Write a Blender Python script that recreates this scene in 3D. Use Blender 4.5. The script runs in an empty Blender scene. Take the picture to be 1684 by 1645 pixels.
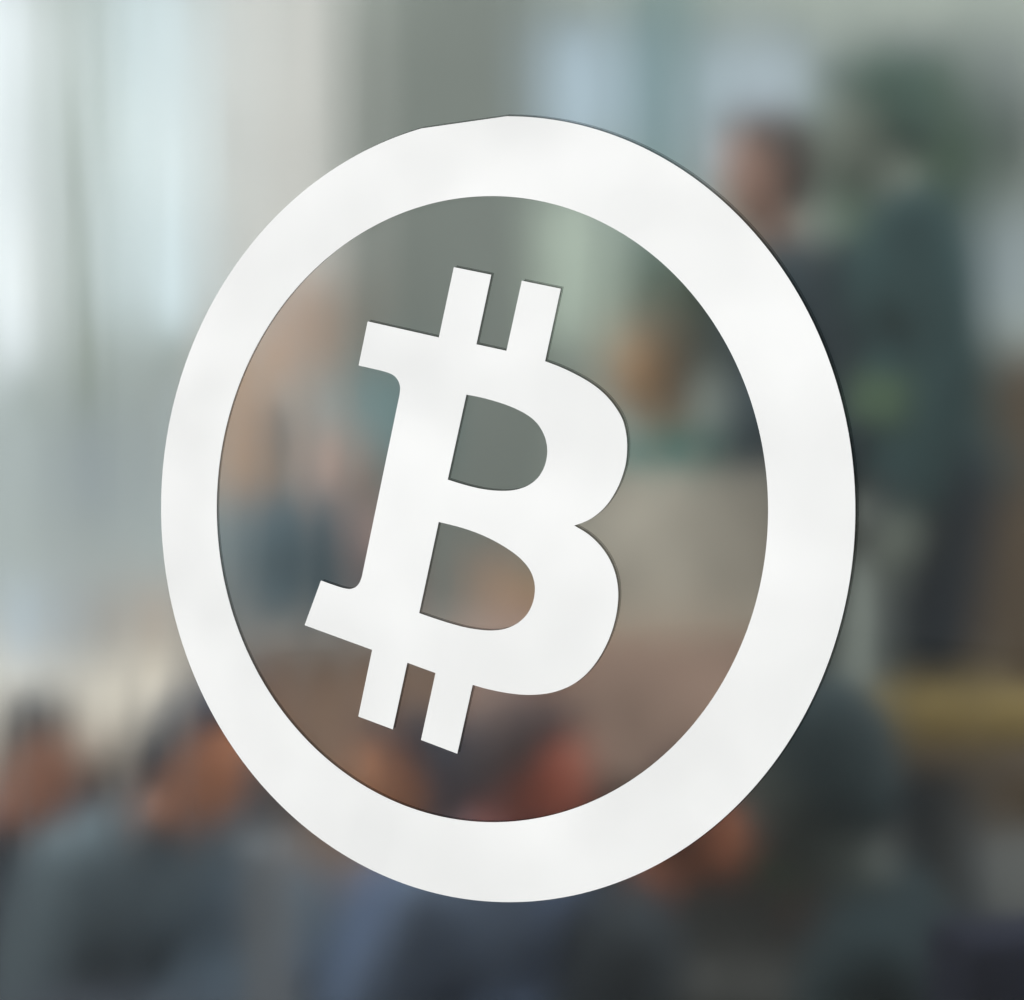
import bpy, bmesh, math, random
from mathutils import Vector, Matrix

# ------------------------------------------------------------------ camera
S = bpy.context.scene
F = 2325.0                       # focal length in photo pixels (photo 1684 x 1645)
CX, CY = 842.0, 822.5
CAMZ = 1.55
cam_d = bpy.data.cameras.new('camera')
cam = bpy.data.objects.new('camera', cam_d)
S.collection.objects.link(cam)
cam.location = (0, 0, CAMZ)
cam.rotation_euler = (math.radians(90), 0, 0)
cam_d.sensor_width = 36
cam_d.lens = F * 36 / 1684
cam_d.clip_start = 0.02
cam_d.clip_end = 200
S.camera = cam

# ------------------------------------------------------------------ world: a bright soft room light, paler on the near side
W = bpy.data.worlds.new('World'); S.world = W; W.use_nodes = True
nt = W.node_tree; nt.nodes.clear()
wo = nt.nodes.new('ShaderNodeOutputWorld'); bg = nt.nodes.new('ShaderNodeBackground')
tc = nt.nodes.new('ShaderNodeTexCoord'); sp = nt.nodes.new('ShaderNodeSeparateXYZ')
mr = nt.nodes.new('ShaderNodeMapRange'); mx = nt.nodes.new('ShaderNodeMix'); mx.data_type = 'RGBA'
nt.links.new(tc.outputs['Generated'], sp.inputs[0])
nt.links.new(sp.outputs['Y'], mr.inputs['Value'])
mr.inputs['From Min'].default_value = -0.35; mr.inputs['From Max'].default_value = 0.6
nt.links.new(mr.outputs[0], mx.inputs['Factor'])
mx.inputs[6].default_value = (1.0, 1.0, 0.995, 1)      # behind the photographer
mx.inputs[7].default_value = (0.77, 0.84, 0.89, 1)     # daylight beyond the far windows
nt.links.new(mx.outputs[2], bg.inputs['Color'])
bg.inputs['Strength'].default_value = 1.34
nt.links.new(bg.outputs[0], wo.inputs[0])

# ------------------------------------------------------------------ one big soft lamp: light from the windows on the left
ld = bpy.data.lights.new('window_light', 'AREA'); ld.shape = 'RECTANGLE'; ld.size = 3.5; ld.size_y = 2.5
ld.energy = 95; ld.color = (1.0, 0.97, 0.92)
lo = bpy.data.objects.new('window_light', ld); S.collection.objects.link(lo)
lo.location = (-4.2, 4.2, 4.4)
lo.rotation_euler = (Vector((0.6, 4.2, 1.0)) - lo.location).to_track_quat('-Z', 'Y').to_euler()

S.view_settings.view_transform = 'Standard'; S.view_settings.look = 'None'
S.view_settings.exposure = 0; S.view_settings.gamma = 1; S.view_settings.use_curve_mapping = False
S.render.engine = 'CYCLES'
S.cycles.use_denoising = True
S.cycles.caustics_reflective = False; S.cycles.caustics_refractive = False
S.cycles.max_bounces = 8; S.cycles.transmission_bounces = 6; S.cycles.diffuse_bounces = 3
S.cycles.sample_clamp_indirect = 4

# ------------------------------------------------------------------ helpers
R = math.radians
C = S.collection
def lin(c):
    return tuple(((v/255)/12.92 if v/255 <= .04045 else ((v/255+.055)/1.055)**2.4) for v in c)
def mat(name, rgb, rough=.8, var=.12, scale=6., spec=.25, bump=0.):
    """rgb: sRGB 0-255 base colour; gentle procedural mottling."""
    m = bpy.data.materials.new(name); m.use_nodes = True
    n = m.node_tree; b = n.nodes['Principled BSDF']
    c = lin(rgb)
    tx = n.nodes.new('ShaderNodeTexCoord'); no = n.nodes.new('ShaderNodeTexNoise'); no.inputs['Scale'].default_value = scale
    no.inputs['Detail'].default_value = 4
    n.links.new(tx.outputs['Object'], no.inputs['Vector'])
    r = n.nodes.new('ShaderNodeValToRGB')
    r.color_ramp.elements[0].position = .3; r.color_ramp.elements[1].position = .7
    r.color_ramp.elements[0].color = tuple(v*(1-var) for v in c)+(1,)
    r.color_ramp.elements[1].color = tuple(min(1, v*(1+var)) for v in c)+(1,)
    n.links.new(no.outputs['Fac'], r.inputs['Fac']); n.links.new(r.outputs[0], b.inputs['Base Color'])
    b.inputs['Roughness'].default_value = rough; b.inputs['Specular IOR Level'].default_value = spec
    if bump:
        bp = n.nodes.new('ShaderNodeBump'); bp.inputs['Strength'].default_value = bump
        n.links.new(no.outputs['Fac'], bp.inputs['Height']); n.links.new(bp.outputs[0], b.inputs['Normal'])
    return m
def link(name, me, m, parent=None):
    o = bpy.data.objects.new(name, me); C.objects.link(o)
    if m is not None and not me.materials: me.materials.append(m)
    if parent is not None: o.parent = parent
    return o
def obj(name, bm, m, parent=None, smooth=False):
    me = bpy.data.meshes.new(name); bm.normal_update(); bm.to_mesh(me); bm.free()
    if smooth:
        for p in me.polygons: p.use_smooth = True
    return link(name, me, m, parent)
def thing(name, label, cat, loc=(0, 0, 0), rz=0, group=None):
    o = bpy.data.objects.new(name, None); C.objects.link(o)
    o.location = loc; o.rotation_euler = (0, 0, rz); o.empty_display_size = .1
    return tag(o, label, cat, group)
def tag(o, label, cat, group=None, kind=None):
    if label: o['label'] = label
    if cat: o['category'] = cat
    if group: o['group'] = group
    if kind: o['kind'] = kind
    return o
def struct(name, bm, m, label=None):
    o = obj(name, bm, m); o['kind'] = 'structure'
    if label: o['label'] = label
    return o
def box(bm, c, s, rz=0, bev=0):
    M = Matrix.Translation(c) @ Matrix.Rotation(rz, 4, 'Z') @ Matrix.Diagonal((*s, 1))
    g = bmesh.ops.create_cube(bm, size=1, matrix=M)
    if bev:
        es = list({e for v in g['verts'] for e in v.link_edges})
        bmesh.ops.bevel(bm, geom=es, offset=bev, segments=2, affect='EDGES', profile=.7)
    return bm
def ball(bm, c, r, q=None, seg=20):
    M = Matrix.Translation(c)
    if q is not None: M = M @ q
    r = r if hasattr(r, '__len__') else (r, r, r)
    bmesh.ops.create_uvsphere(bm, u_segments=seg, v_segments=seg//2+2, radius=1, matrix=M @ Matrix.Diagonal((*r, 1)))
def cap(bm, a, b, ra, rb, flat=1., seg=16):
    """tapered limb: a cone frustum with a ball at each end; flat < 1 squashes it front to back"""
    a = Vector(a); b = Vector(b); d = b-a
    q = Vector((0, 0, 1)).rotation_difference(d).to_matrix().to_4x4()
    M = Matrix.Translation((a+b)/2) @ q
    bmesh.ops.create_cone(bm, cap_ends=True, segments=seg, radius1=ra, radius2=rb, depth=max(d.length, 1e-4), matrix=M)
    ball(bm, a, ra, seg=seg); ball(bm, b, rb, seg=seg)
def at(px, py, D):
    """world point seen at photo pixel px, py at depth D metres"""
    return Vector(((px-CX)/F*D, D, CAMZ-(py-CY)/F*D))
def remesh(o, vox, smooth=6):
    m = o.modifiers.new('r', 'REMESH'); m.mode = 'VOXEL'; m.voxel_size = vox; m.use_smooth_shade = True
    s = o.modifiers.new('s', 'SMOOTH'); s.iterations = smooth; s.factor = .5
    dg = bpy.context.evaluated_depsgraph_get()
    me = bpy.data.meshes.new_from_object(o.evaluated_get(dg))
    old = o.data; o.modifiers.clear(); me.name = old.name
    mats = [x for x in old.materials]; o.data = me; bpy.data.meshes.remove(old)
    if not me.materials:
        for x in mats: me.materials.append(x)
    for p in me.polygons: p.use_smooth = True

# ------------------------------------------------------------------ THE WINDOW AND ITS DECAL
YAW = 0.4702; D0 = 1.2
PC = Vector((0, D0, CAMZ))                      # where the camera axis meets the plane of the decal face
U = Vector((math.cos(YAW), -math.sin(YAW), 0)); N = Vector((-math.sin(YAW), -math.cos(YAW), 0))
def on_pane(px, py):
    """pixel -> (u, w) metres in the plane of the window"""
    d = Vector(((px-CX)/F, 1, -(py-CY)/F))
    t = (N.y*D0)/(d.dot(N))
    X = d*t - Vector((0, D0, 0))
    return X.dot(U), X.z
RO, RI = 0.28045*D0, 0.22408*D0
UC, WC = -0.03795*D0, -0.00651*D0

decal = thing('window_decal', 'white ring with a slanted two-bar capital B inside, stuck on the glass', 'decal', PC, -YAW)

def poly_curve(name, loops, y0, y1, m, parent, bevel=0.):
    """flat cut-out with holes between local depths y0 (near) and y1 (far)"""
    cu = bpy.data.curves.new(name, 'CURVE'); cu.dimensions = '2D'; cu.fill_mode = 'BOTH'
    for L in loops:
        s = cu.splines.new('POLY'); s.points.add(len(L)-1)
        for p, (u, w) in zip(s.points, L): p.co = (u, w, 0, 1)
        s.use_cyclic_u = True
    cu.extrude = abs(y1-y0)/2 - bevel
    cu.bevel_depth = bevel; cu.bevel_resolution = 1; cu.offset = -bevel
    t = bpy.data.objects.new('tmp', cu); C.objects.link(t)
    dg = bpy.context.evaluated_depsgraph_get()
    me = bpy.data.meshes.new_from_object(t.evaluated_get(dg)); me.name = name
    bpy.data.objects.remove(t); bpy.data.curves.remove(cu)
    me.transform(Matrix.Translation((0, (y0+y1)/2, 0)) @ Matrix.Rotation(R(90), 4, 'X'))
    me.materials.clear()
    return link(name, me, m, parent)

# ring outlines: true circles; the outer one has a cut-off flat at the upper left, as in the photo
n_ = 720
inner = [(UC+RI*math.cos(2*math.pi*i/n_), WC+RI*math.sin(2*math.pi*i/n_)) for i in range(n_)]
A_, B_ = on_pane(694.8, 211.3), on_pane(834.5, 191.3)
aA = math.atan2(A_[1]-WC, A_[0]-UC); aB = math.atan2(B_[1]-WC, B_[0]-UC)
outer = []
for i in range(n_):
    a = 2*math.pi*i/n_
    if aB < a < aA: continue
    outer.append((a, (UC+RO*math.cos(a), WC+RO*math.sin(a))))
outer += [(aA, A_), (aB, B_)]
outer.sort(); outer = [p for _, p in outer]

def crom(P, k=6):
    out = []
    for i in range(len(P)-1):
        p0 = Vector(P[max(i-1, 0)]); p1 = Vector(P[i]); p2 = Vector(P[i+1]); p3 = Vector(P[min(i+2, len(P)-1)])
        for j in range(k):
            t = j/k
            v = .5*((2*p1)+(p2-p0)*t+(2*p0-5*p1+4*p2-p3)*t*t+(3*p1-p0-3*p2+p3)*t**3)
            out.append((v.x, v.y))
    out.append(tuple(P[-1])); return out
def chain(segs):
    out = []
    for s in segs:
        s2 = crom(s) if len(s) > 2 else list(s)
        if out and (abs(out[-1][0]-s2[0][0])+abs(out[-1][1]-s2[0][1])) < 1e-6: s2 = s2[1:]
        out += s2
    if abs(out[-1][0]-out[0][0])+abs(out[-1][1]-out[0][1]) < 1e-6: out.pop()
    return [on_pane(*p) for p in out]
def smooth_pts(P, it=1):
    for _ in range(it):
        Q = list(P)
        for i in range(1, len(P)-1):
            Q[i] = tuple(.25*P[i-1][k]+.5*P[i][k]+.25*P[i+1][k] for k in (0, 1))
        P = Q
    return P
upper_bowl = [(896.4, 594.3), (918.5, 602.6), (943.5, 614.2), (969.4, 628.8), (991.3, 645.6), (1009.5, 665.9), (1023.6, 689.6), (1029.9, 713.9), (1031.4, 737.5), (1029.2, 762.3), (1022.6, 786), (1013.1, 807.6), (999.6, 828.6), (983.5, 844.9), (964.9, 857), (944.3, 864.5)]
lower_bowl = [(944.3, 864.5), (966.8, 878.3), (986.2, 896.4), (1001.4, 917.8), (1011.5, 941.6), (1016.2, 966), (1016.4, 989), (1012.7, 1015.1), (1005.2, 1041.5), (993.8, 1067.6), (978.6, 1092), (959.5, 1113), (935.6, 1129.2), (905.5, 1139.6), (871.4, 1142.9), (838.4, 1140.4), (803.3, 1133.6), (777.5, 1126.4)]
B_out = chain([
    [(604.9, 528.8), (722.0, 555.2)], [(722.0, 555.2), (746.6, 439.6)], [(746.6, 439.6), (808.0, 452.1)],
    [(808.0, 452.1), (783.5, 566.4)], [(783.5, 566.4), (833.1, 577.2)], [(833.1, 577.2), (858.4, 461.9)],
    [(858.4, 461.9), (922.3, 475.0)], [(922.3, 475.0), (896.4, 594.3)],
    upper_bowl, lower_bowl,
    [(777.5, 1126.4), (752.2, 1239.6)], [(752.2, 1239.6), (692.6, 1217.0)], [(692.6, 1217.0), (716.5, 1107.0)],
    [(716.5, 1107.0), (670.1, 1090.0)], [(670.1, 1090.0), (646.2, 1199.6)], [(646.2, 1199.6), (589.5, 1178.4)],
    [(589.5, 1178.4), (612.3, 1068.9)], [(612.3, 1068.9), (501.2, 1028.3)], [(501.2, 1028.3), (528.1, 955.0)],
    [(528.1, 955.0), (550.5, 962.9), (564.6, 967.3), (575.5, 968.8), (584.9, 965.8), (591.1, 959.1), (595.2, 949.4)],
    [(595.2, 949.4), (657.5, 648.5)],
    [(657.5, 648.5), (658.3, 637.3), (655.6, 627.5), (650.2, 620.0), (642.1, 614.6), (628, 610.1), (609, 605.6), (590.0, 601.4)],
    [(590.0, 601.4), (604.9, 528.8)]])
C1 = chain([[(767.2, 649.2), (785.7, 652.7), (805.1, 657.4), (829.4, 664.9), (851.3, 673.8), (869.5, 684.1), (884.1, 697.1), (894.6, 714.6), (899.7, 733.3), (899.5, 751.9), (894.3, 770.6), (884.3, 786.4), (869.5, 798.2), (851.3, 805), (833.1, 807.3), (811.2, 806.7), (786.9, 803.2), (762.6, 797.1), (736.4, 789.0)],
            [(736.4, 789.0), (767.2, 649.2)]])
C2 = chain([[(721.7, 858.5), (753.6, 866.4), (780.3, 875), (807.1, 886.6), (832.5, 901), (853.9, 916.7), (869.4, 934), (877.5, 951.5), (879.9, 969.7), (876.8, 990), (867.6, 1009.5), (852.5, 1024.3), (833.8, 1033.4), (813.7, 1036.8), (793.7, 1036.3), (766.9, 1032.3), (740.2, 1025.3), (713.4, 1016.8), (689.4, 1008.5)],
            [(689.4, 1008.5), (721.7, 858.5)]])

# white vinyl: very slightly see-through, so the brighter things behind lift it a little
mv = bpy.data.materials.new('white_vinyl'); mv.use_nodes = True; n = mv.node_tree; b = n.nodes['Principled BSDF']
b.inputs['Base Color'].default_value = (.91, .91, .905, 1); b.inputs['Roughness'].default_value = .3
b.inputs['Specular IOR Level'].default_value = .5
tx = n.nodes.new('ShaderNodeTexCoord'); no = n.nodes.new('ShaderNodeTexNoise'); no.inputs['Scale'].default_value = 5; no.inputs['Detail'].default_value = .4; no.inputs['Distortion'].default_value = .2
n2 = n.nodes.new('ShaderNodeTexNoise'); n2.inputs['Scale'].default_value = 900; n2.inputs['Detail'].default_value = 2
bp = n.nodes.new('ShaderNodeBump'); bp.inputs['Strength'].default_value = .8; bp.inputs['Distance'].default_value = .048
b2 = n.nodes.new('ShaderNodeBump'); b2.inputs['Strength'].default_value = .08; b2.inputs['Distance'].default_value = .0004
n.links.new(tx.outputs['Object'], no.inputs['Vector']); n.links.new(tx.outputs['Object'], n2.inputs['Vector'])
n.links.new(no.outputs['Fac'], bp.inputs['Height']); n.links.new(n2.outputs['Fac'], b2.inputs['Height']); n.links.new(bp.outputs[0], b2.inputs['Normal']); n.links.new(b2.outputs[0], b.inputs['Normal'])
tr = n.nodes.new('ShaderNodeBsdfTransparent'); ms = n.nodes.new('ShaderNodeMixShader'); ms.inputs[0].default_value = .08
mp_ = n.nodes.new('ShaderNodeMapRange'); mp_.inputs['From Min'].default_value = .35; mp_.inputs['From Max'].default_value = .65   # the film is a little thinner in places
n3 = n.nodes.new('ShaderNodeTexNoise'); n3.inputs['Scale'].default_value = 11; n3.inputs['Detail'].default_value = 1.2
mp_.inputs['To Min'].default_value = .03; mp_.inputs['To Max'].default_value = .09
n.links.new(n.nodes['Texture Coordinate'].outputs['Object'], n3.inputs['Vector']); n.links.new(n3.outputs['Fac'], mp_.inputs['Value']); n.links.new(mp_.outputs[0], ms.inputs[0])
n.links.new(b.outputs[0], ms.inputs[1]); n.links.new(tr.outputs[0], ms.inputs[2])
n.links.new(ms.outputs[0], n.nodes['Material Output'].inputs[0])
# dark see-through film imitating the decal's shadow along its upper right edges
mb = bpy.data.materials.new('shadow_film'); mb.use_nodes = True; n = mb.node_tree; b = n.nodes['Principled BSDF']
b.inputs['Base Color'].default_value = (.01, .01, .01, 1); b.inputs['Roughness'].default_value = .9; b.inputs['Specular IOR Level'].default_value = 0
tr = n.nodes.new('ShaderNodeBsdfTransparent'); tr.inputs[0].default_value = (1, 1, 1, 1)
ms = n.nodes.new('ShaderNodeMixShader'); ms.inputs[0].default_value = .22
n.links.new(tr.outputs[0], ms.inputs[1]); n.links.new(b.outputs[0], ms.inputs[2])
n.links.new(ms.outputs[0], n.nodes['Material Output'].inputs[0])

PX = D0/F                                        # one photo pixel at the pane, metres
def drop_shadow(loops, parent):
    """shadow of the decal as two thin dark sheets, the lower one set out further"""
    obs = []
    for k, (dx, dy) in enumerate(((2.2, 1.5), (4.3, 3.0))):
        obs.append(poly_curve('drop_shadow', [[(u+dx*PX/math.cos(YAW), w+dy*PX) for u, w in L] for L in loops], .0003+.00025*k, .0003+.00025*k+.0001, mb, parent))
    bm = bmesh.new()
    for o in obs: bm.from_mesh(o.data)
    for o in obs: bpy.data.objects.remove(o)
    return obj('drop_shadow', bm, mb, parent)
ring = poly_curve('ring', [outer, inner], -.0003, .0002, mv, decal)
letter = poly_curve('letter', [B_out, C1, C2], -.0003, .0002, mv, decal)
drop_shadow([outer, inner], ring); drop_shadow([B_out, C1, C2], letter)

# the pane: 6 mm glass, polished towards the camera, finely etched on the room side
win = thing('frosted_window', 'large pane of finely frosted glass carrying the white decal', 'window', PC, -YAW)
def glass(name, rough):
    m = bpy.data.materials.new(name); m.use_nodes = True; n = m.node_tree; n.nodes.remove(n.nodes['Principled BSDF'])
    g = n.nodes.new('ShaderNodeBsdfGlass'); g.distribution = 'BECKMANN'; g.inputs['IOR'].default_value = 1.2
    g.inputs['Roughness'].default_value = rough; g.inputs['Color'].default_value = (.985, .99, .985, 1)
    if rough:                                   # the etching is a little uneven, in vertical streaks
        tx = n.nodes.new('ShaderNodeTexCoord'); mp = n.nodes.new('ShaderNodeMapping'); mp.inputs['Scale'].default_value = (22, 1, 2.2)
        no = n.nodes.new('ShaderNodeTexNoise'); no.inputs['Scale'].default_value = 1; no.inputs['Detail'].default_value = 1
        mr_ = n.nodes.new('ShaderNodeMapRange'); mr_.inputs['From Min'].default_value = .3; mr_.inputs['From Max'].default_value = .7
        mr_.inputs['To Min'].default_value = rough-.05; mr_.inputs['To Max'].default_value = rough+.05
        n.links.new(tx.outputs['Object'], mp.inputs[0]); n.links.new(mp.outputs[0], no.inputs['Vector']); n.links.new(no.outputs['Fac'], mr_.inputs['Value']); n.links.new(mr_.outputs[0], g.inputs['Roughness'])
        bp = n.nodes.new('ShaderNodeBump'); bp.inputs['Strength'].default_value = .10; bp.inputs['Distance'].default_value = .002
        n.links.new(no.outputs['Fac'], bp.inputs['Height']); n.links.new(bp.outputs[0], g.inputs['Normal'])
    n.links.new(g.outputs[0], n.nodes['Material Output'].inputs[0]); return m
bm = bmesh.new(); box(bm, (0, .0010+.003, 0), (3.0, .006, 2.3))
pane = obj('pane', bm, glass('clear_face', 0.0), win)
pane.data.materials.append(glass('etched_face', .35))
for p in pane.data.polygons:
    if p.normal.y > .5: p.material_index = 1
bm = bmesh.new()
for (c, s) in (((0, .004, 1.175), (3.1, .05, .05)), ((0, .004, -1.175), (3.1, .05, .05)), ((1.525, .004, 0), (.05, .05, 2.3)), ((-1.525, .004, 0), (.05, .05, 2.3))): box(bm, c, s)
obj('frame', bm, mat('grey_metal', (120, 124, 126), .4), win)

# ------------------------------------------------------------------ THE ROOM BEYOND
bm = bmesh.new(); box(bm, (0, 7.5, -.05), (24, 13.4, .1)); struct('floor', bm, mat('floor_tiles', (112, 112, 112), .5, .1, 2))
bm = bmesh.new(); box(bm, (0, -5.2, -.05), (24, 12, .1)); struct('bounce_ground', bm, mat('pale_bounce', (205, 205, 202), .8, .05, 2))  # unseen near ground, added pale to bounce light up onto the decal
BW = 9.0
wall_m = mat('wall_paint', (166, 176, 168), .9, .08, .7)
# back wall with real openings, columns of wall between them
wins = [(-210, 62, -150, 560, 'leftmost'), (182, 322, -150, 470, 'next')]
def wx(px): return (px-CX)/F*BW
def wz(py): return CAMZ-(py-CY)/F*BW
def wall_with_holes(holes, x0, x1, z0, z1, y, th):
    bm = bmesh.new(); xs = sorted({x0, x1, *[h[0] for h in holes], *[h[1] for h in holes]}); zs = sorted({z0, z1, *[h[2] for h in holes], *[h[3] for h in holes]})
    for i in range(len(xs)-1):
        run = None
        for j in range(len(zs)-1):
            cx = (xs[i]+xs[i+1])/2; cz = (zs[j]+zs[j+1])/2
            solid = not any(h[0] < cx < h[1] and h[2] < cz < h[3] for h in holes)
            if solid and run is None: run = zs[j]
            if (not solid) and run is not None:
                box(bm, ((xs[i]+xs[i+1])/2, y, (run+zs[j])/2), (xs[i+1]-xs[i], th, zs[j]-run)); run = None
        if run is not None: box(bm, ((xs[i]+xs[i+1])/2, y, (run+z1)/2), (xs[i+1]-xs[i], th, z1-run))
    return bm
WIN = [(-230, 66, -90, 620, 'tall bright window at the far left of the back wall'),
       (176, 345, -90, 560, 'bright window between the pale curtain and the far left mullion'),
       (878, 1066, 20, 268, 'blue-white window above the middle of the ring, left of the teal pillar'),
       (1138, 1345, 40, 320, 'pale window right of the teal pillar, behind the speaker'),
       (1395, 1720, 50, 260, 'wide dull window above the tall indoor tree'),
       (1575, 1760, 330, 545, 'low square window at the right, above the brown screen')]
holes = [(wx(a), wx(b_), wz(d), wz(c)) for a, b_, c, d, _ in WIN]
bm = wall_with_holes(holes, -9, 9, 0, 6.2, BW+.1, .2)
o = obj('back_wall', bm, wall_m); tag(o, 'grey-green back wall of the room, pierced by bright windows', 'wall')
fr_m = mat('window_frame_paint', (150, 165, 165), .5)
def tint(name, c):
    m = bpy.data.materials.new(name); m.use_nodes = True; n = m.node_tree; n.nodes.remove(n.nodes['Principled BSDF'])
    t = n.nodes.new('ShaderNodeBsdfTransparent'); t.inputs[0].default_value = (*c, 1)
    g = n.nodes.new('ShaderNodeBsdfGlossy'); g.inputs['Roughness'].default_value = .05
    k = n.nodes.new('ShaderNodeMixShader'); k.inputs[0].default_value = .04
    n.links.new(t.outputs[0], k.inputs[1]); n.links.new(g.outputs[0], k.inputs[2]); n.links.new(k.outputs[0], n.nodes['Material Output'].inputs[0]); return m
TINT = [(1, 1, 1), (.86, .9, .9), (.62, .68, .71), (.62, .66, .68), (.40, .42, .41), (.50, .53, .53)]
for (x0, x1, z0, z1), w_, tn in zip(holes, WIN, TINT):
    t = thing('back_window', w_[4], 'window', ((x0+x1)/2, BW+.1, z0), 0, 'windows of the back wall')
    bm = bmesh.new(); hw = (x1-x0)/2; h = z1-z0
    for c, s in (((0, 0, .03), (hw*2, .08, .06)), ((0, 0, h-.03), (hw*2, .08, .06)), ((-hw+.03, 0, h/2), (.06, .08, h-.12)), ((hw-.03, 0, h/2), (.06, .08, h-.12))): box(bm, c, s)
    obj('frame', bm, fr_m, t)
    bm = bmesh.new(); box(bm, (0, 0, h/2), (hw*2-.12, .012, h-.12)); obj('pane', bm, tint('tinted_pane', tn), t)

def wallbox(name, label, cat, px0, px1, py0, py1, D, depth, m, group=None, z0=None):
    a = at(px0, py0, D); c = at(px1, py1, D); zz = c.z if z0 is None else z0
    bm = bmesh.new(); box(bm, ((a.x+c.x)/2, D+depth/2, (a.z+zz)/2), (c.x-a.x, depth, a.z-zz), bev=min(.01, depth/4))
    return tag(obj(name, bm, m), label, cat, group)
wallbox('pillar', 'teal-grey square pillar between the two blue-white windows', 'pillar', 1068, 1136, -110, 320, 8.2, .3, mat('teal_paint', (100, 132, 134), .8), z0=0)
# curtain: a pleated sheet with thickness
def curtain(px0, px1, py0, D, z0, m, label):
    a = at(px0, py0, D); c = at(px1, py0, D); bm = bmesh.new(); k = 60; rows = []
    for s in (0, .012):
        for i in range(k+1):
            t = i/k; x = a.x+(c.x-a.x)*t; y = D+.03*math.sin(t*math.pi*14)+s
            rows.append((bm.verts.new((x, y, z0)), bm.verts.new((x, y, a.z))))
    for s in (0, k+1):
        for i in range(k): bm.faces.new((rows[s+i][0], rows[s+i+1][0], rows[s+i+1][1], rows[s+i][1]))
    for i in (0, k): bm.faces.new((rows[i][0], rows[i][1], rows[k+1+i][1], rows[k+1+i][0]))
    bmesh.ops.recalc_face_normals(bm, faces=bm.faces)
    return tag(obj('curtain', bm, m, smooth=True), label, 'curtain')
curtain(350, 560, -110, 8.4, .05, mat('pale_curtain', (212, 213, 210), .95), 'pale grey pleated curtain hanging beside the bright left windows')
wallbox('partition', 'grey low partition below the bright windows on the left', 'partition', -260, 345, 600, 1100, 8.0, .15, mat('pale_partition', (166, 178, 180), .85), z0=0)
wallbox('wooden_post', 'orange-brown wooden post just inside the left of the ring', 'post', 372, 424, 560, 1000, 6.5, .2, mat('wood_post', (190, 140, 95), .7), z0=0)
wallbox('screen', 'teal projection screen on the wall behind the serif of the letter', 'screen', 520, 700, 600, 760, 8.6, .05, mat('teal_screen', (110, 150, 154), .8))
wallbox('display_panel', 'taupe display panel standing on the pinkish cupboard behind the ring', 'panel', 930, 1300, 775, 1045, 3.0, .05, mat('taupe_panel', (212, 206, 190), .85, .38, 5))
t = thing('cupboard', 'pinkish brown cupboard with a dark base, below the taupe panel', 'cupboard', (at(1122, 0, 2.93).x, 3.1, .6))
bm = bmesh.new(); box(bm, (0, 0, .515), (.447, .34, .295), bev=.004); obj('cabinet', bm, mat('rose_wood', (206, 176, 158), .8, .42, 6), t)
bm = bmesh.new(); box(bm, (0, .01, .183), (.43, .31, .365), bev=.004); obj('base', bm, mat('dark_base', (74, 76, 74), .8, .2, 5), t)
wallbox('notice_board', 'pale green-grey notice board on the wall, inside the upper right of the ring', 'board', 890, 1010, 330, 570, 8.75, .03, mat('pale_board', (196, 212, 198), .9, .15, 5))
wallbox('sideboard', 'low beige sideboard in front of the grey partition at the left', 'sideboard', 60, 345, 965, 1100, 7.85, .14, mat('beige_board', (186, 178, 170), .8, .2, 4), z0=0)
wallbox('dark_door', 'tall dark grey sliding door between the curtain and the middle window', 'door', 650, 872, -110, 640, 8.7, .08, mat('dark_grey_paint', (118, 126, 121), .85), z0=0)
wallbox('brown_screen', 'dark brown folding screen at the right edge behind the speaker', 'screen', 1612, 1850, 570, 1300, 4.2, .08, mat('brown_wood', (86, 72, 54), .7), z0=0)

# platform under the speakers
bm = bmesh.new(); box(bm, (1.34, 3.4, .30), (2.44, 1.4, .60), bev=.01)
tag(obj('platform', bm, mat('platform_carpet', (88, 90, 88), .95)), 'grey carpeted stage platform carrying three of the people', 'platform')

# tables
def table(label, x0, x1, y0, y1, rgb, h=.75):
    t = thing('table', label, 'table', ((x0+x1)/2, (y0+y1)/2, 0), 0, 'long tables of the room')
    hx, hy = (x1-x0)/2, (y1-y0)/2; m = mat('table_wood', rgb, .5, .15, 3)
    bm = bmesh.new(); box(bm, (0, 0, h-.02), (hx*2, hy*2, .04), bev=.006); obj('tabletop', bm, m, t)
    lm = mat('table_leg_metal', (90, 92, 95), .4)
    for sx in (-1, 1):
        for sy in (-1, 1):
            bm = bmesh.new(); cap(bm, (sx*(hx-.08), sy*(hy-.08), .0), (sx*(hx-.08), sy*(hy-.08), h-.04), .02, .025); obj('leg', bm, lm, t, True)
    return t
table('long pale beige table on the left, behind the heads of the front row', -3.6, -1.35, 4.2, 7.8, (214, 206, 192))
t = thing('counter', 'long brown wooden counter behind the lower half of the ring', 'counter', (0, 4.75, 0))
bm = bmesh.new(); box(bm, (0, 0, .54), (1.7, .5, 1.08), bev=.006); obj('counter_front', bm, mat('counter_wood', (162, 134, 114), .6, .4, 4), t)
bm = bmesh.new(); box(bm, (0, -.02, 1.1), (1.8, .6, .035), bev=.006); obj('countertop', bm, mat('counter_slab', (150, 145, 138), .5), t)

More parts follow.
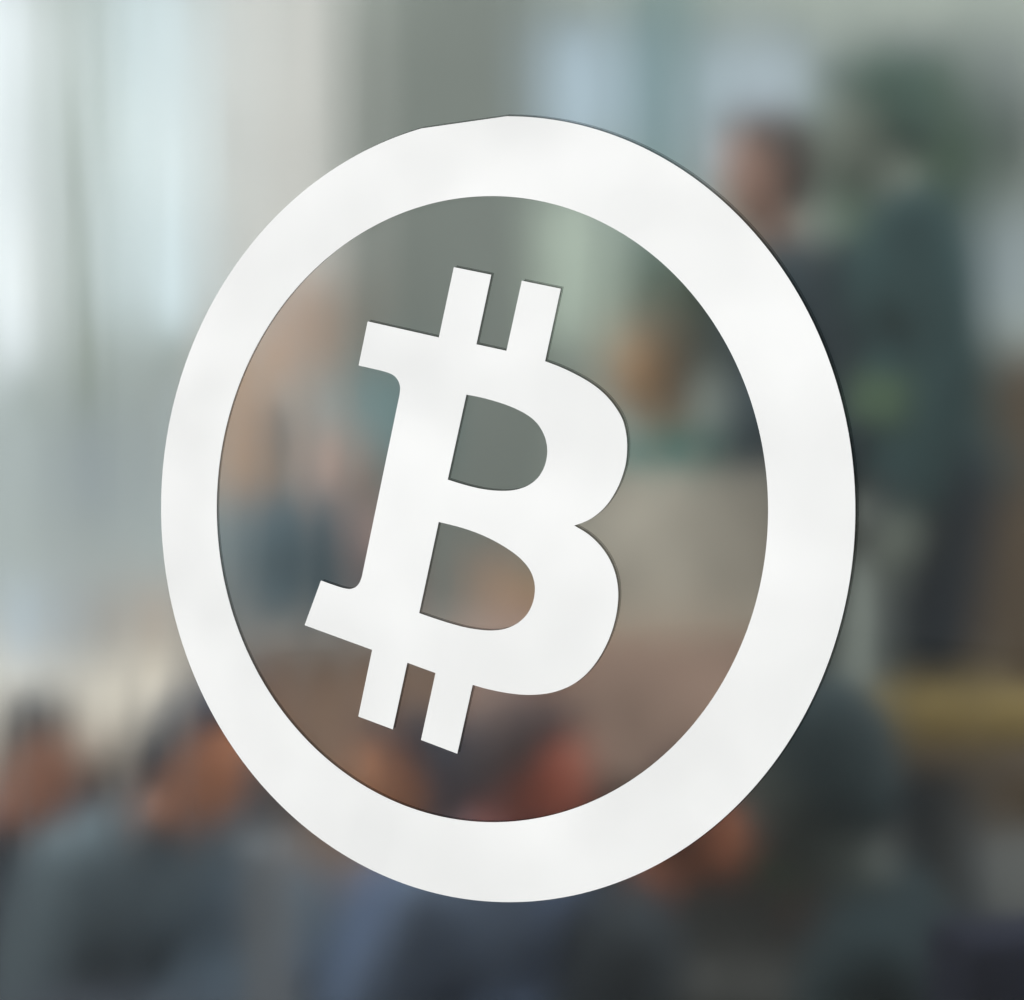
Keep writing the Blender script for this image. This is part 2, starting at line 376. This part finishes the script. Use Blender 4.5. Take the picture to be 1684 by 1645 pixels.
wallbox('picture', 'brown-orange picture on the wall, inside the upper left of the ring', 'picture', 455, 548, 455, 610, 8.2, .03, mat('picture_print', (168, 138, 118), .8, .35, 4))
wallbox('poster', 'bluish grey poster on the low partition at the left', 'poster', 95, 215, 700, 860, 7.97, .01, mat('blue_paper', (150, 164, 172), .9, .2, 4))
wallbox('storage_box', 'pale blue storage box standing on the beige table at the left edge', 'box', -20, 95, 975, 1050, 6.6, .3, mat('blue_card', (176, 192, 206), .8), z0=.75)
wallbox('storage_box', 'dark grey storage box on the beige table, right of the pale blue one', 'box', 112, 170, 960, 1050, 6.6, .25, mat('grey_card', (150, 156, 158), .8), z0=.75)
wallbox('loudspeaker', 'small dark loudspeaker on the wall at the upper right edge', 'loudspeaker', 1652, 1720, 160, 275, 8.6, .25, mat('black_plastic', (44, 56, 58), .6))
wallbox('banner', 'pale grey upright banner standing at the lower left, under the ring', 'banner', 404, 484, 1385, 1600, 2.3, .04, mat('pale_banner', (200, 206, 212), .85, .15, 8), z0=0)
# ------------------------------------------------------------------ PEOPLE
def person(label, loc, facing, pose='stand', H=1.75, lean=0., skin=(190, 130, 100), hair=(50, 45, 45), top=(90, 100, 110), bottom=(50, 55, 65),
           nod=0., arms='down', hair_len=0, group='people in the room', bulk=1.):
    """facing: heading of the face, radians from +X. One continuous body; hair, top and trousers are parts."""
    s = H/1.75
    t = thing('person', label, 'person', loc, facing, group)
    up = {}
    if pose == 'stand':
        pz = .95
        leg = {k: [(0, k*.09, .93), (.04, k*.10, .50), (-.01, k*.11, .09), (.15, k*.13, .035)] for k in (-1, 1)}
    else:
        pz = .52
        leg = {k: [(0, k*.10, .54), (.44, k*.13, .54), (.42, k*.13, .09), (.58, k*.14, .035)] for k in (-1, 1)}
    def T(p):                                      # upper body: lean forward about the hip
        x, y, z = p; dz = z-pz
        return (x*math.cos(lean)+dz*math.sin(lean), y, pz+dz*math.cos(lean)-x*math.sin(lean))
    def q(dx, dy, dz): return T((dx, dy, pz+dz))
    chest = q(.0, 0, .36); belly = q(.01, 0, .15); neck = q(.0, 0, .53)
    hc = Vector(q(.035, 0, .69)); nod_m = Matrix.Rotation(lean*.5+nod, 4, 'Y')
    def h(v): return hc + (nod_m @ Vector(v))
    sh = {k: q(-.01, k*.175, .45) for k in (-1, 1)}
    if arms == 'down':
        el = {k: q(-.04, k*.235, .17) for k in (-1, 1)}; wr = {k: q(.08, k*.235, -.07) for k in (-1, 1)}
    elif arms == 'front':
        el = {k: q(.08, k*.235, .20) for k in (-1, 1)}; wr = {k: q(.32, k*.12, .18) for k in (-1, 1)}
    else:                                          # one hand raised to speak
        el = {1: q(.10, .235, .22), -1: q(-.04, -.235, .17)}; wr = {1: q(.30, .20, .40), -1: q(.12, -.20, -.04)}
    def hand(bm, w, e):
        w = Vector(w); d = (w-Vector(e)).normalized(); side = d.cross(Vector((0, 0, 1))).normalized() if abs(d.z) < .95 else Vector((0, 1, 0)); nrm = side.cross(d).normalized()
        palm = w+d*.05; ball(bm, palm, .034); cap(bm, w, w+d*.08, .026, .030)
        for i, L in enumerate((.062, .072, .068, .052)):
            o_ = (i-1.5)*.0175; a = w+d*.085+side*o_; m1 = a+d*L*.55-nrm*.006; cap(bm, a, m1, .0092, .0085, seg=8); cap(bm, m1, m1+d*L*.4-nrm*.016, .0085, .007, seg=8)
        a = w+d*.035-side*.03; cap(bm, a, a+d*.035-side*.026, .011, .010, seg=8); cap(bm, a+d*.035-side*.026, a+d*.068-side*.028, .010, .008, seg=8)
    bm = bmesh.new()
    ball(bm, h((0, 0, .02)), (.098, .077, .108)); ball(bm, h((.028, 0, -.045)), (.068, .060, .075)); ball(bm, h((.055, 0, -.098)), (.030, .030, .022))   # skull, face, chin
    cap(bm, h((.088, 0, .012)), h((.108, 0, -.028)), .010, .014, seg=10); cap(bm, h((.085, -.022, -.066)), h((.085, .022, -.066)), .009, .009, seg=8)       # nose, lips
    cap(bm, h((.088, -.03, .026)), h((.088, .03, .026)), .010, .010, seg=8)                                                                                     # brow
    for k in (-1, 1): ball(bm, h((-.005, k*.078, -.012)), (.018, .009, .03)); ball(bm, h((.080, k*.030, .004)), (.011, .013, .010), seg=10)                      # ears, eyes
    cap(bm, neck, h((-.01, 0, -.06)), .056, .052)
    ball(bm, chest, (.115, .165, .17)); ball(bm, belly, (.105*bulk, .145*bulk, .15)); ball(bm, (0, 0, pz), (.115*bulk, .16, .12)); cap(bm, q(0, 0, .45), neck, .085, .058)
    for k in (-1, 1):
        cap(bm, q(0, k*.05, .47), sh[k], .06, .058); cap(bm, sh[k], el[k], .054, .042); cap(bm, el[k], wr[k], .041, .027); hand(bm, wr[k], el[k])
        L = leg[k]; cap(bm, L[0], L[1], .088, .058); cap(bm, L[1], L[2], .056, .038); cap(bm, L[2], L[3], .042, .032)
    b_ = obj('body', bm, mat('skin', skin, .55, .06, 20, .35), t); remesh(b_, .013, 3)
    g = .016                                       # clothes stand off the body by this
    bm = bmesh.new()
    ball(bm, chest, (.125+g, .172+g, .17)); ball(bm, belly, (.115*bulk+g, .152*bulk+g, .16)); ball(bm, q(0, 0, .0), (.125*bulk+g, .168+g, .10)); cap(bm, q(0, 0, .43), q(0, 0, .50), .085+g, .055+g)
    for k in (-1, 1): cap(bm, q(0, k*.05, .465), sh[k], .06+g, .058+g); cap(bm, sh[k], el[k], .056+g, .045+g); cap(bm, el[k], Vector(el[k]).lerp(Vector(wr[k]), .9), .045+g, .030+g)
    o_ = obj('jacket' if pose == 'stand' else 'shirt', bm, mat('cloth', top, .9, .12, 9, .1, .2), t); remesh(o_, .016, 4)
    bm = bmesh.new()
    ball(bm, (0, 0, pz), (.12*bulk+g*.6, .165+g*.6, .115))
    for k in (-1, 1):
        L = leg[k]; cap(bm, L[0], L[1], .092+g, .062+g); cap(bm, L[1], Vector(L[1]).lerp(Vector(L[2]), .9), .062+g, .052+g)
    o_ = obj('trousers', bm, mat('trouser_cloth', bottom, .9, .1, 9, .1, .2), t); remesh(o_, .018, 4)
    bm = bmesh.new()
    sm = mat('shoe_leather', (35, 32, 32), .4)
    for k in (-1, 1):
        L = leg[k]; cap(bm, (L[2][0], L[2][1], .05), L[3], .05, .042)
        o_ = obj('shoe', bm, sm, t); remesh(o_, .014, 2); bm = bmesh.new()
    ball(bm, h((-.022, 0, .045)), (.103, .088, .104)); ball(bm, h((-.06, 0, .0)), (.066, .076, .09))
    for k in (-1, 1): ball(bm, h((-.03, k*.055, .01)), (.06, .034, .07))
    ball(bm, h((.045, 0, .108)), (.055, .06, .026))
    if hair_len: cap(bm, h((-.07, 0, -.02)), h((-.075, 0, -.02-hair_len)), .075, .05)
    o_ = obj('hair', bm, mat('hair', hair, .7, .25, 40, .3), t); remesh(o_, .011, 3)
    if abs(s-1) > 1e-3: t.scale = (s, s, s)
    return t

def chair(label, loc, rz, rgb, group='chairs in the room'):
    t = thing('chair', label, 'chair', loc, rz, group)
    m = mat('chair_shell', rgb, .6); lm = mat('chair_leg_metal', (70, 72, 75), .35)
    bm = bmesh.new(); box(bm, (.06, 0, .43), (.44, .46, .05), bev=.015); obj('seat', bm, m, t)
    bm = bmesh.new(); box(bm, (-.215, 0, .585), (.04, .42, .25), bev=.015); obj('backrest', bm, m, t)
    for sx in (-.13, .25):
        for sy in (-.2, .2):
            bm = bmesh.new(); cap(bm, (sx, sy, .0), (sx, sy, .41), .012, .014, seg=8); obj('leg', bm, lm, t, True)
    return t

def ground(px, D): return Vector(((px-CX)/F*D, D, 0))
def seated(label, px, py, D, facing, H=1.7, lean=R(12), chair_rgb=(60, 66, 80), chair_label=None, **k):
    """put a seated person so that the head centre is at photo pixel px, py"""
    P_ = at(px, py, D)
    def head_z(H, lean): return H/1.75*(.52+.69*math.cos(lean)-.035*math.sin(lean))
    while head_z(H, lean) > P_.z and lean < R(44): lean += R(1)     # bend forward until the head is as low as seen
    while head_z(H, lean) > P_.z and H > 1.45: H -= .01
    s = H/1.75; hx = .035*math.cos(lean)+.69*math.sin(lean); hz = head_z(H, lean)
    k.setdefault('nod', -lean*.35)
    P_ -= Vector((math.cos(facing), math.sin(facing), 0))*hx*s
    z0 = P_.z-hz                                   # height of the floor or step under the feet
    p = person(label, (P_.x, P_.y, max(0., z0)), facing, 'sit', H, lean, **k)
    chair(chair_label or ('chair under the '+label.split(',')[0]), (P_.x, P_.y, max(0., z0)), facing, chair_rgb)
    
    return p
def standing(label, px, py, D, facing, H=1.75, lean=0., base=0., **k):
    s = H/1.75; hx = .035*math.cos(lean)+.69*math.sin(lean)
    P_ = at(px, py, D); hz = base+s*(.95+.69*math.cos(lean)-.035*math.sin(lean))
    P_ -= Vector((math.cos(facing), math.sin(facing), 0))*hx*s
    return person(label, (P_.x, P_.y, base), facing, 'stand', H, lean, **k)

LEFT, RIGHT = math.pi, 0.
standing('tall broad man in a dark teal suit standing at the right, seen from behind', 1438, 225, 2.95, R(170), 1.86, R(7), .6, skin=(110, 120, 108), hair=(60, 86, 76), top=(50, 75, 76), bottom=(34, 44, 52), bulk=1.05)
standing('man with a pink face turned left beside the upper right of the ring', 1255, 292, 3.15, R(200), 1.79, R(3), .6, skin=(166, 130, 114), hair=(86, 78, 74), top=(52, 66, 72), bottom=(60, 72, 78))
seated('person with tan face and teal jacket seated behind the taupe panel', 1075, 600, 3.45, R(200), 1.8, R(4), skin=(180, 140, 100), hair=(112, 106, 88), top=(66, 104, 98), bottom=(196, 170, 158), arms='front', chair_rgb=(196, 178, 166))
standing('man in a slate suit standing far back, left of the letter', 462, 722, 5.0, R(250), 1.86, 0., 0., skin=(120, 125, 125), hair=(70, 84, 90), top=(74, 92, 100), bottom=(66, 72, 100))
standing('woman in a pale pink blouse standing far back beside the stem of the letter', 562, 745, 5.4, R(280), 1.8, 0., 0., skin=(205, 165, 150), hair=(165, 140, 125), top=(178, 150, 142), bottom=(120, 110, 112), hair_len=.15)
seated('seated person in a tan shirt behind the lower counter of the letter', 822, 950, 5.4, R(260), 1.7, R(8), skin=(205, 160, 130), hair=(130, 118, 105), top=(175, 140, 120), bottom=(90, 80, 80), chair_rgb=(100, 90, 85), arms='front')
seated('dark haired person at the left edge of the front row', 66, 1255, 2.7, R(-40), 1.7, R(10), skin=(190, 125, 95), hair=(50, 52, 58), top=(104, 114, 126), bottom=(66, 74, 86), chair_rgb=(120, 144, 166))
seated('orange-faced person in blue-grey shirt at the lower left of the ring', 338, 1250, 2.6, R(-42), 1.72, R(16), skin=(224, 148, 108), hair=(62, 70, 84), top=(126, 144, 152), bottom=(62, 68, 84), chair_rgb=(80, 96, 116), arms='front')
seated('person with orange face turned left below the feet of the letter', 664, 1266, 3.1, R(215), 1.68, R(10), skin=(230, 154, 110), hair=(50, 54, 66), top=(74, 90, 116), bottom=(150, 175, 205), chair_rgb=(130, 158, 190))
seated('red-faced person in a grey top behind the lowest part of the ring', 880, 1272, 2.45, R(-25), 1.62, R(10), skin=(216, 116, 90), hair=(84, 70, 70), top=(112, 128, 150), bottom=(120, 140, 170), chair_rgb=(100, 124, 150))
seated('person with orange face half hidden by the lower right of the ring', 1150, 1350, 2.5, R(-10), 1.5, R(18), skin=(198, 122, 88), hair=(80, 62, 58), top=(70, 78, 84), bottom=(60, 64, 70))
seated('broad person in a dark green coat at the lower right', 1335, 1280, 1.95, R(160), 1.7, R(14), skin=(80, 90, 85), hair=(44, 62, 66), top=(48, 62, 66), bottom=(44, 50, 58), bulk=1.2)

seated('dark haired person in a slate blue shirt beside the pale banner', 446, 1330, 3.0, R(80), 1.55, R(6), skin=(150, 120, 105), hair=(62, 68, 74), top=(112, 132, 148), bottom=(120, 128, 145), chair_rgb=(96, 104, 118))
seated('dark haired person in a light blue shirt seen from behind, below the letter', 772, 1292, 2.75, R(95), 1.6, R(6), skin=(140, 110, 100), hair=(50, 54, 66), top=(122, 142, 174), bottom=(60, 66, 84), chair_rgb=(98, 116, 142))
seated('fair haired person seen from behind, just under the round foot of the letter', 895, 1150, 3.6, R(80), 1.6, R(6), skin=(190, 150, 115), hair=(196, 166, 104), top=(130, 112, 104), bottom=(70, 70, 80))
# ochre and navy chairs
a = at(1560, 1218, 2.3)
t = thing('tall_table', 'small round tall table carrying the ochre bag at the right', 'table', (a.x, a.y, 0))
bm = bmesh.new(); bmesh.ops.create_cone(bm, cap_ends=True, segments=40, radius1=.16, radius2=.16, depth=.025, matrix=Matrix.Translation((0, 0, a.z-.0125))); obj('tabletop', bm, mat('walnut', (92, 80, 66), .5), t)
bm = bmesh.new(); cap(bm, (0, 0, .02), (0, 0, a.z-.03), .02, .02); obj('pole', bm, mat('pole_metal', (80, 82, 80), .4), t)
bm = bmesh.new(); bmesh.ops.create_cone(bm, cap_ends=True, segments=40, radius1=.15, radius2=.12, depth=.02, matrix=Matrix.Translation((0, 0, .01))); obj('base', bm, mat('base_metal', (60, 62, 62), .4), t)
t = thing('handbag', 'soft ochre yellow handbag lying on the small tall table', 'bag', (a.x, a.y, a.z))
bm = bmesh.new(); box(bm, (0, 0, .042), (.31, .11, .084), bev=.038); obj('body', bm, mat('ochre_leather', (154, 134, 80), .6), t)
bm = bmesh.new()
for i in range(10):
    a0, a1 = math.pi*i/10, math.pi*(i+1)/10; cap(bm, (.05*math.cos(a0), 0, .075+.04*math.sin(a0)), (.05*math.cos(a1), 0, .075+.04*math.sin(a1)), .005, .005, seg=6)
obj('handle', bm, mat('handle_leather', (120, 98, 50), .6), t)
a = at(1735, 1400, 1.9)
t = thing('armchair', 'high-backed navy blue armchair in the lower right corner', 'armchair', (a.x, a.y, 0), R(100)); nm = mat('navy_fabric', (20, 25, 44), .9)
for nm_, c, sz in (('seat', (.02, 0, .40), (.56, .5, .16)), ('backrest', (-.30, 0, .66), (.12, .62, .84)), ('armrest', (.0, -.29, .52), (.5, .08, .2)), ('armrest', (.0, .29, .52), (.5, .08, .2))):
    bm = bmesh.new(); box(bm, c, sz, bev=.03); obj(nm_, bm, nm, t)
for sx in (-.25, .22):
    for sy in (-.24, .24): bm = bmesh.new(); cap(bm, (sx, sy, .02), (sx, sy, .33), .018, .024, seg=10); obj('leg', bm, mat('dark_wood', (50, 40, 34), .5), t)

# indoor trees: pot, trunk, leafy crown
def tree(label, px, py, D, rx, rz_, leaf, n, seed):
    rnd = random.Random(seed); c = at(px, py, D)
    t = thing('potted_tree', label, 'plant', (c.x, c.y, 0), 0, 'potted plants')
    bm = bmesh.new(); bmesh.ops.create_cone(bm, cap_ends=True, segments=28, radius1=.15, radius2=.21, depth=.4, matrix=Matrix.Translation((0, 0, .2))); obj('pot', bm, mat('pot_clay', (120, 116, 110), .8), t)
    bm = bmesh.new(); cap(bm, (0, 0, .35), (.03, 0, c.z*.6), .03, .022); cap(bm, (.03, 0, c.z*.6), (0, 0, c.z), .022, .012)
    for i in range(9):
        a_ = i*2.4; z = c.z-rz_*.5+i*rz_*.1; cap(bm, (0, 0, z-.1), (math.cos(a_)*rx*.6, math.sin(a_)*rx*.6, z+.15*rz_), .010, .005, seg=6)
    obj('trunk', bm, mat('bark', (92, 80, 66), .9, .25, 20), t)
    bm = bmesh.new()
    for i in range(n):
        while True:
            v = Vector((rnd.uniform(-1, 1), rnd.uniform(-1, 1), rnd.uniform(-1, 1)))
            if v.length < 1: break
        p = Vector((v.x*rx, v.y*rx, c.z+v.z*rz_)); L = rnd.uniform(.07, .13); q_ = Matrix.Rotation(rnd.uniform(0, 6.28), 3, 'Z') @ Matrix.Rotation(rnd.uniform(-.9, .9), 3, 'X')
        vs = [bm.verts.new(p+q_ @ Vector(w)) for w in ((0, 0, 0), (L*.5, L*.28, .01), (L, 0, -.02), (L*.5, -L*.28, .01))]
        bm.faces.new(vs)
    obj('crown', bm, mat('leaves', leaf, .6, .3, 3), t)
    return t
tree('tall indoor tree with a dark green crown above the speaker', 1480, 270, 5.4, .36, .42, (96, 130, 106), 900, 1)
tree('slim leafy plant behind the upper right of the ring', 1140, 500, 6.2, .26, .34, (92, 122, 100), 700, 2)
tree('slim pale green plant between the two far left windows', 118, 420, 7.6, .13, 1.0, (160, 176, 154), 620, 5)
tree('low leafy plant between the green-coated person and the ring', 1270, 1330, 3.0, .10, .12, (84, 120, 92), 260, 3)
# green folder held by the speaker
a = at(1446, 655, 2.62); bm = bmesh.new(); box(bm, (0, 0, 0), (.10, .012, .085), bev=.004)
o = tag(obj('folder', bm, mat('green_card', (96, 124, 96), .7)), 'small green folder held against the dark teal suit', 'folder'); o.location = a; o.rotation_euler = (R(8), R(12), 0)
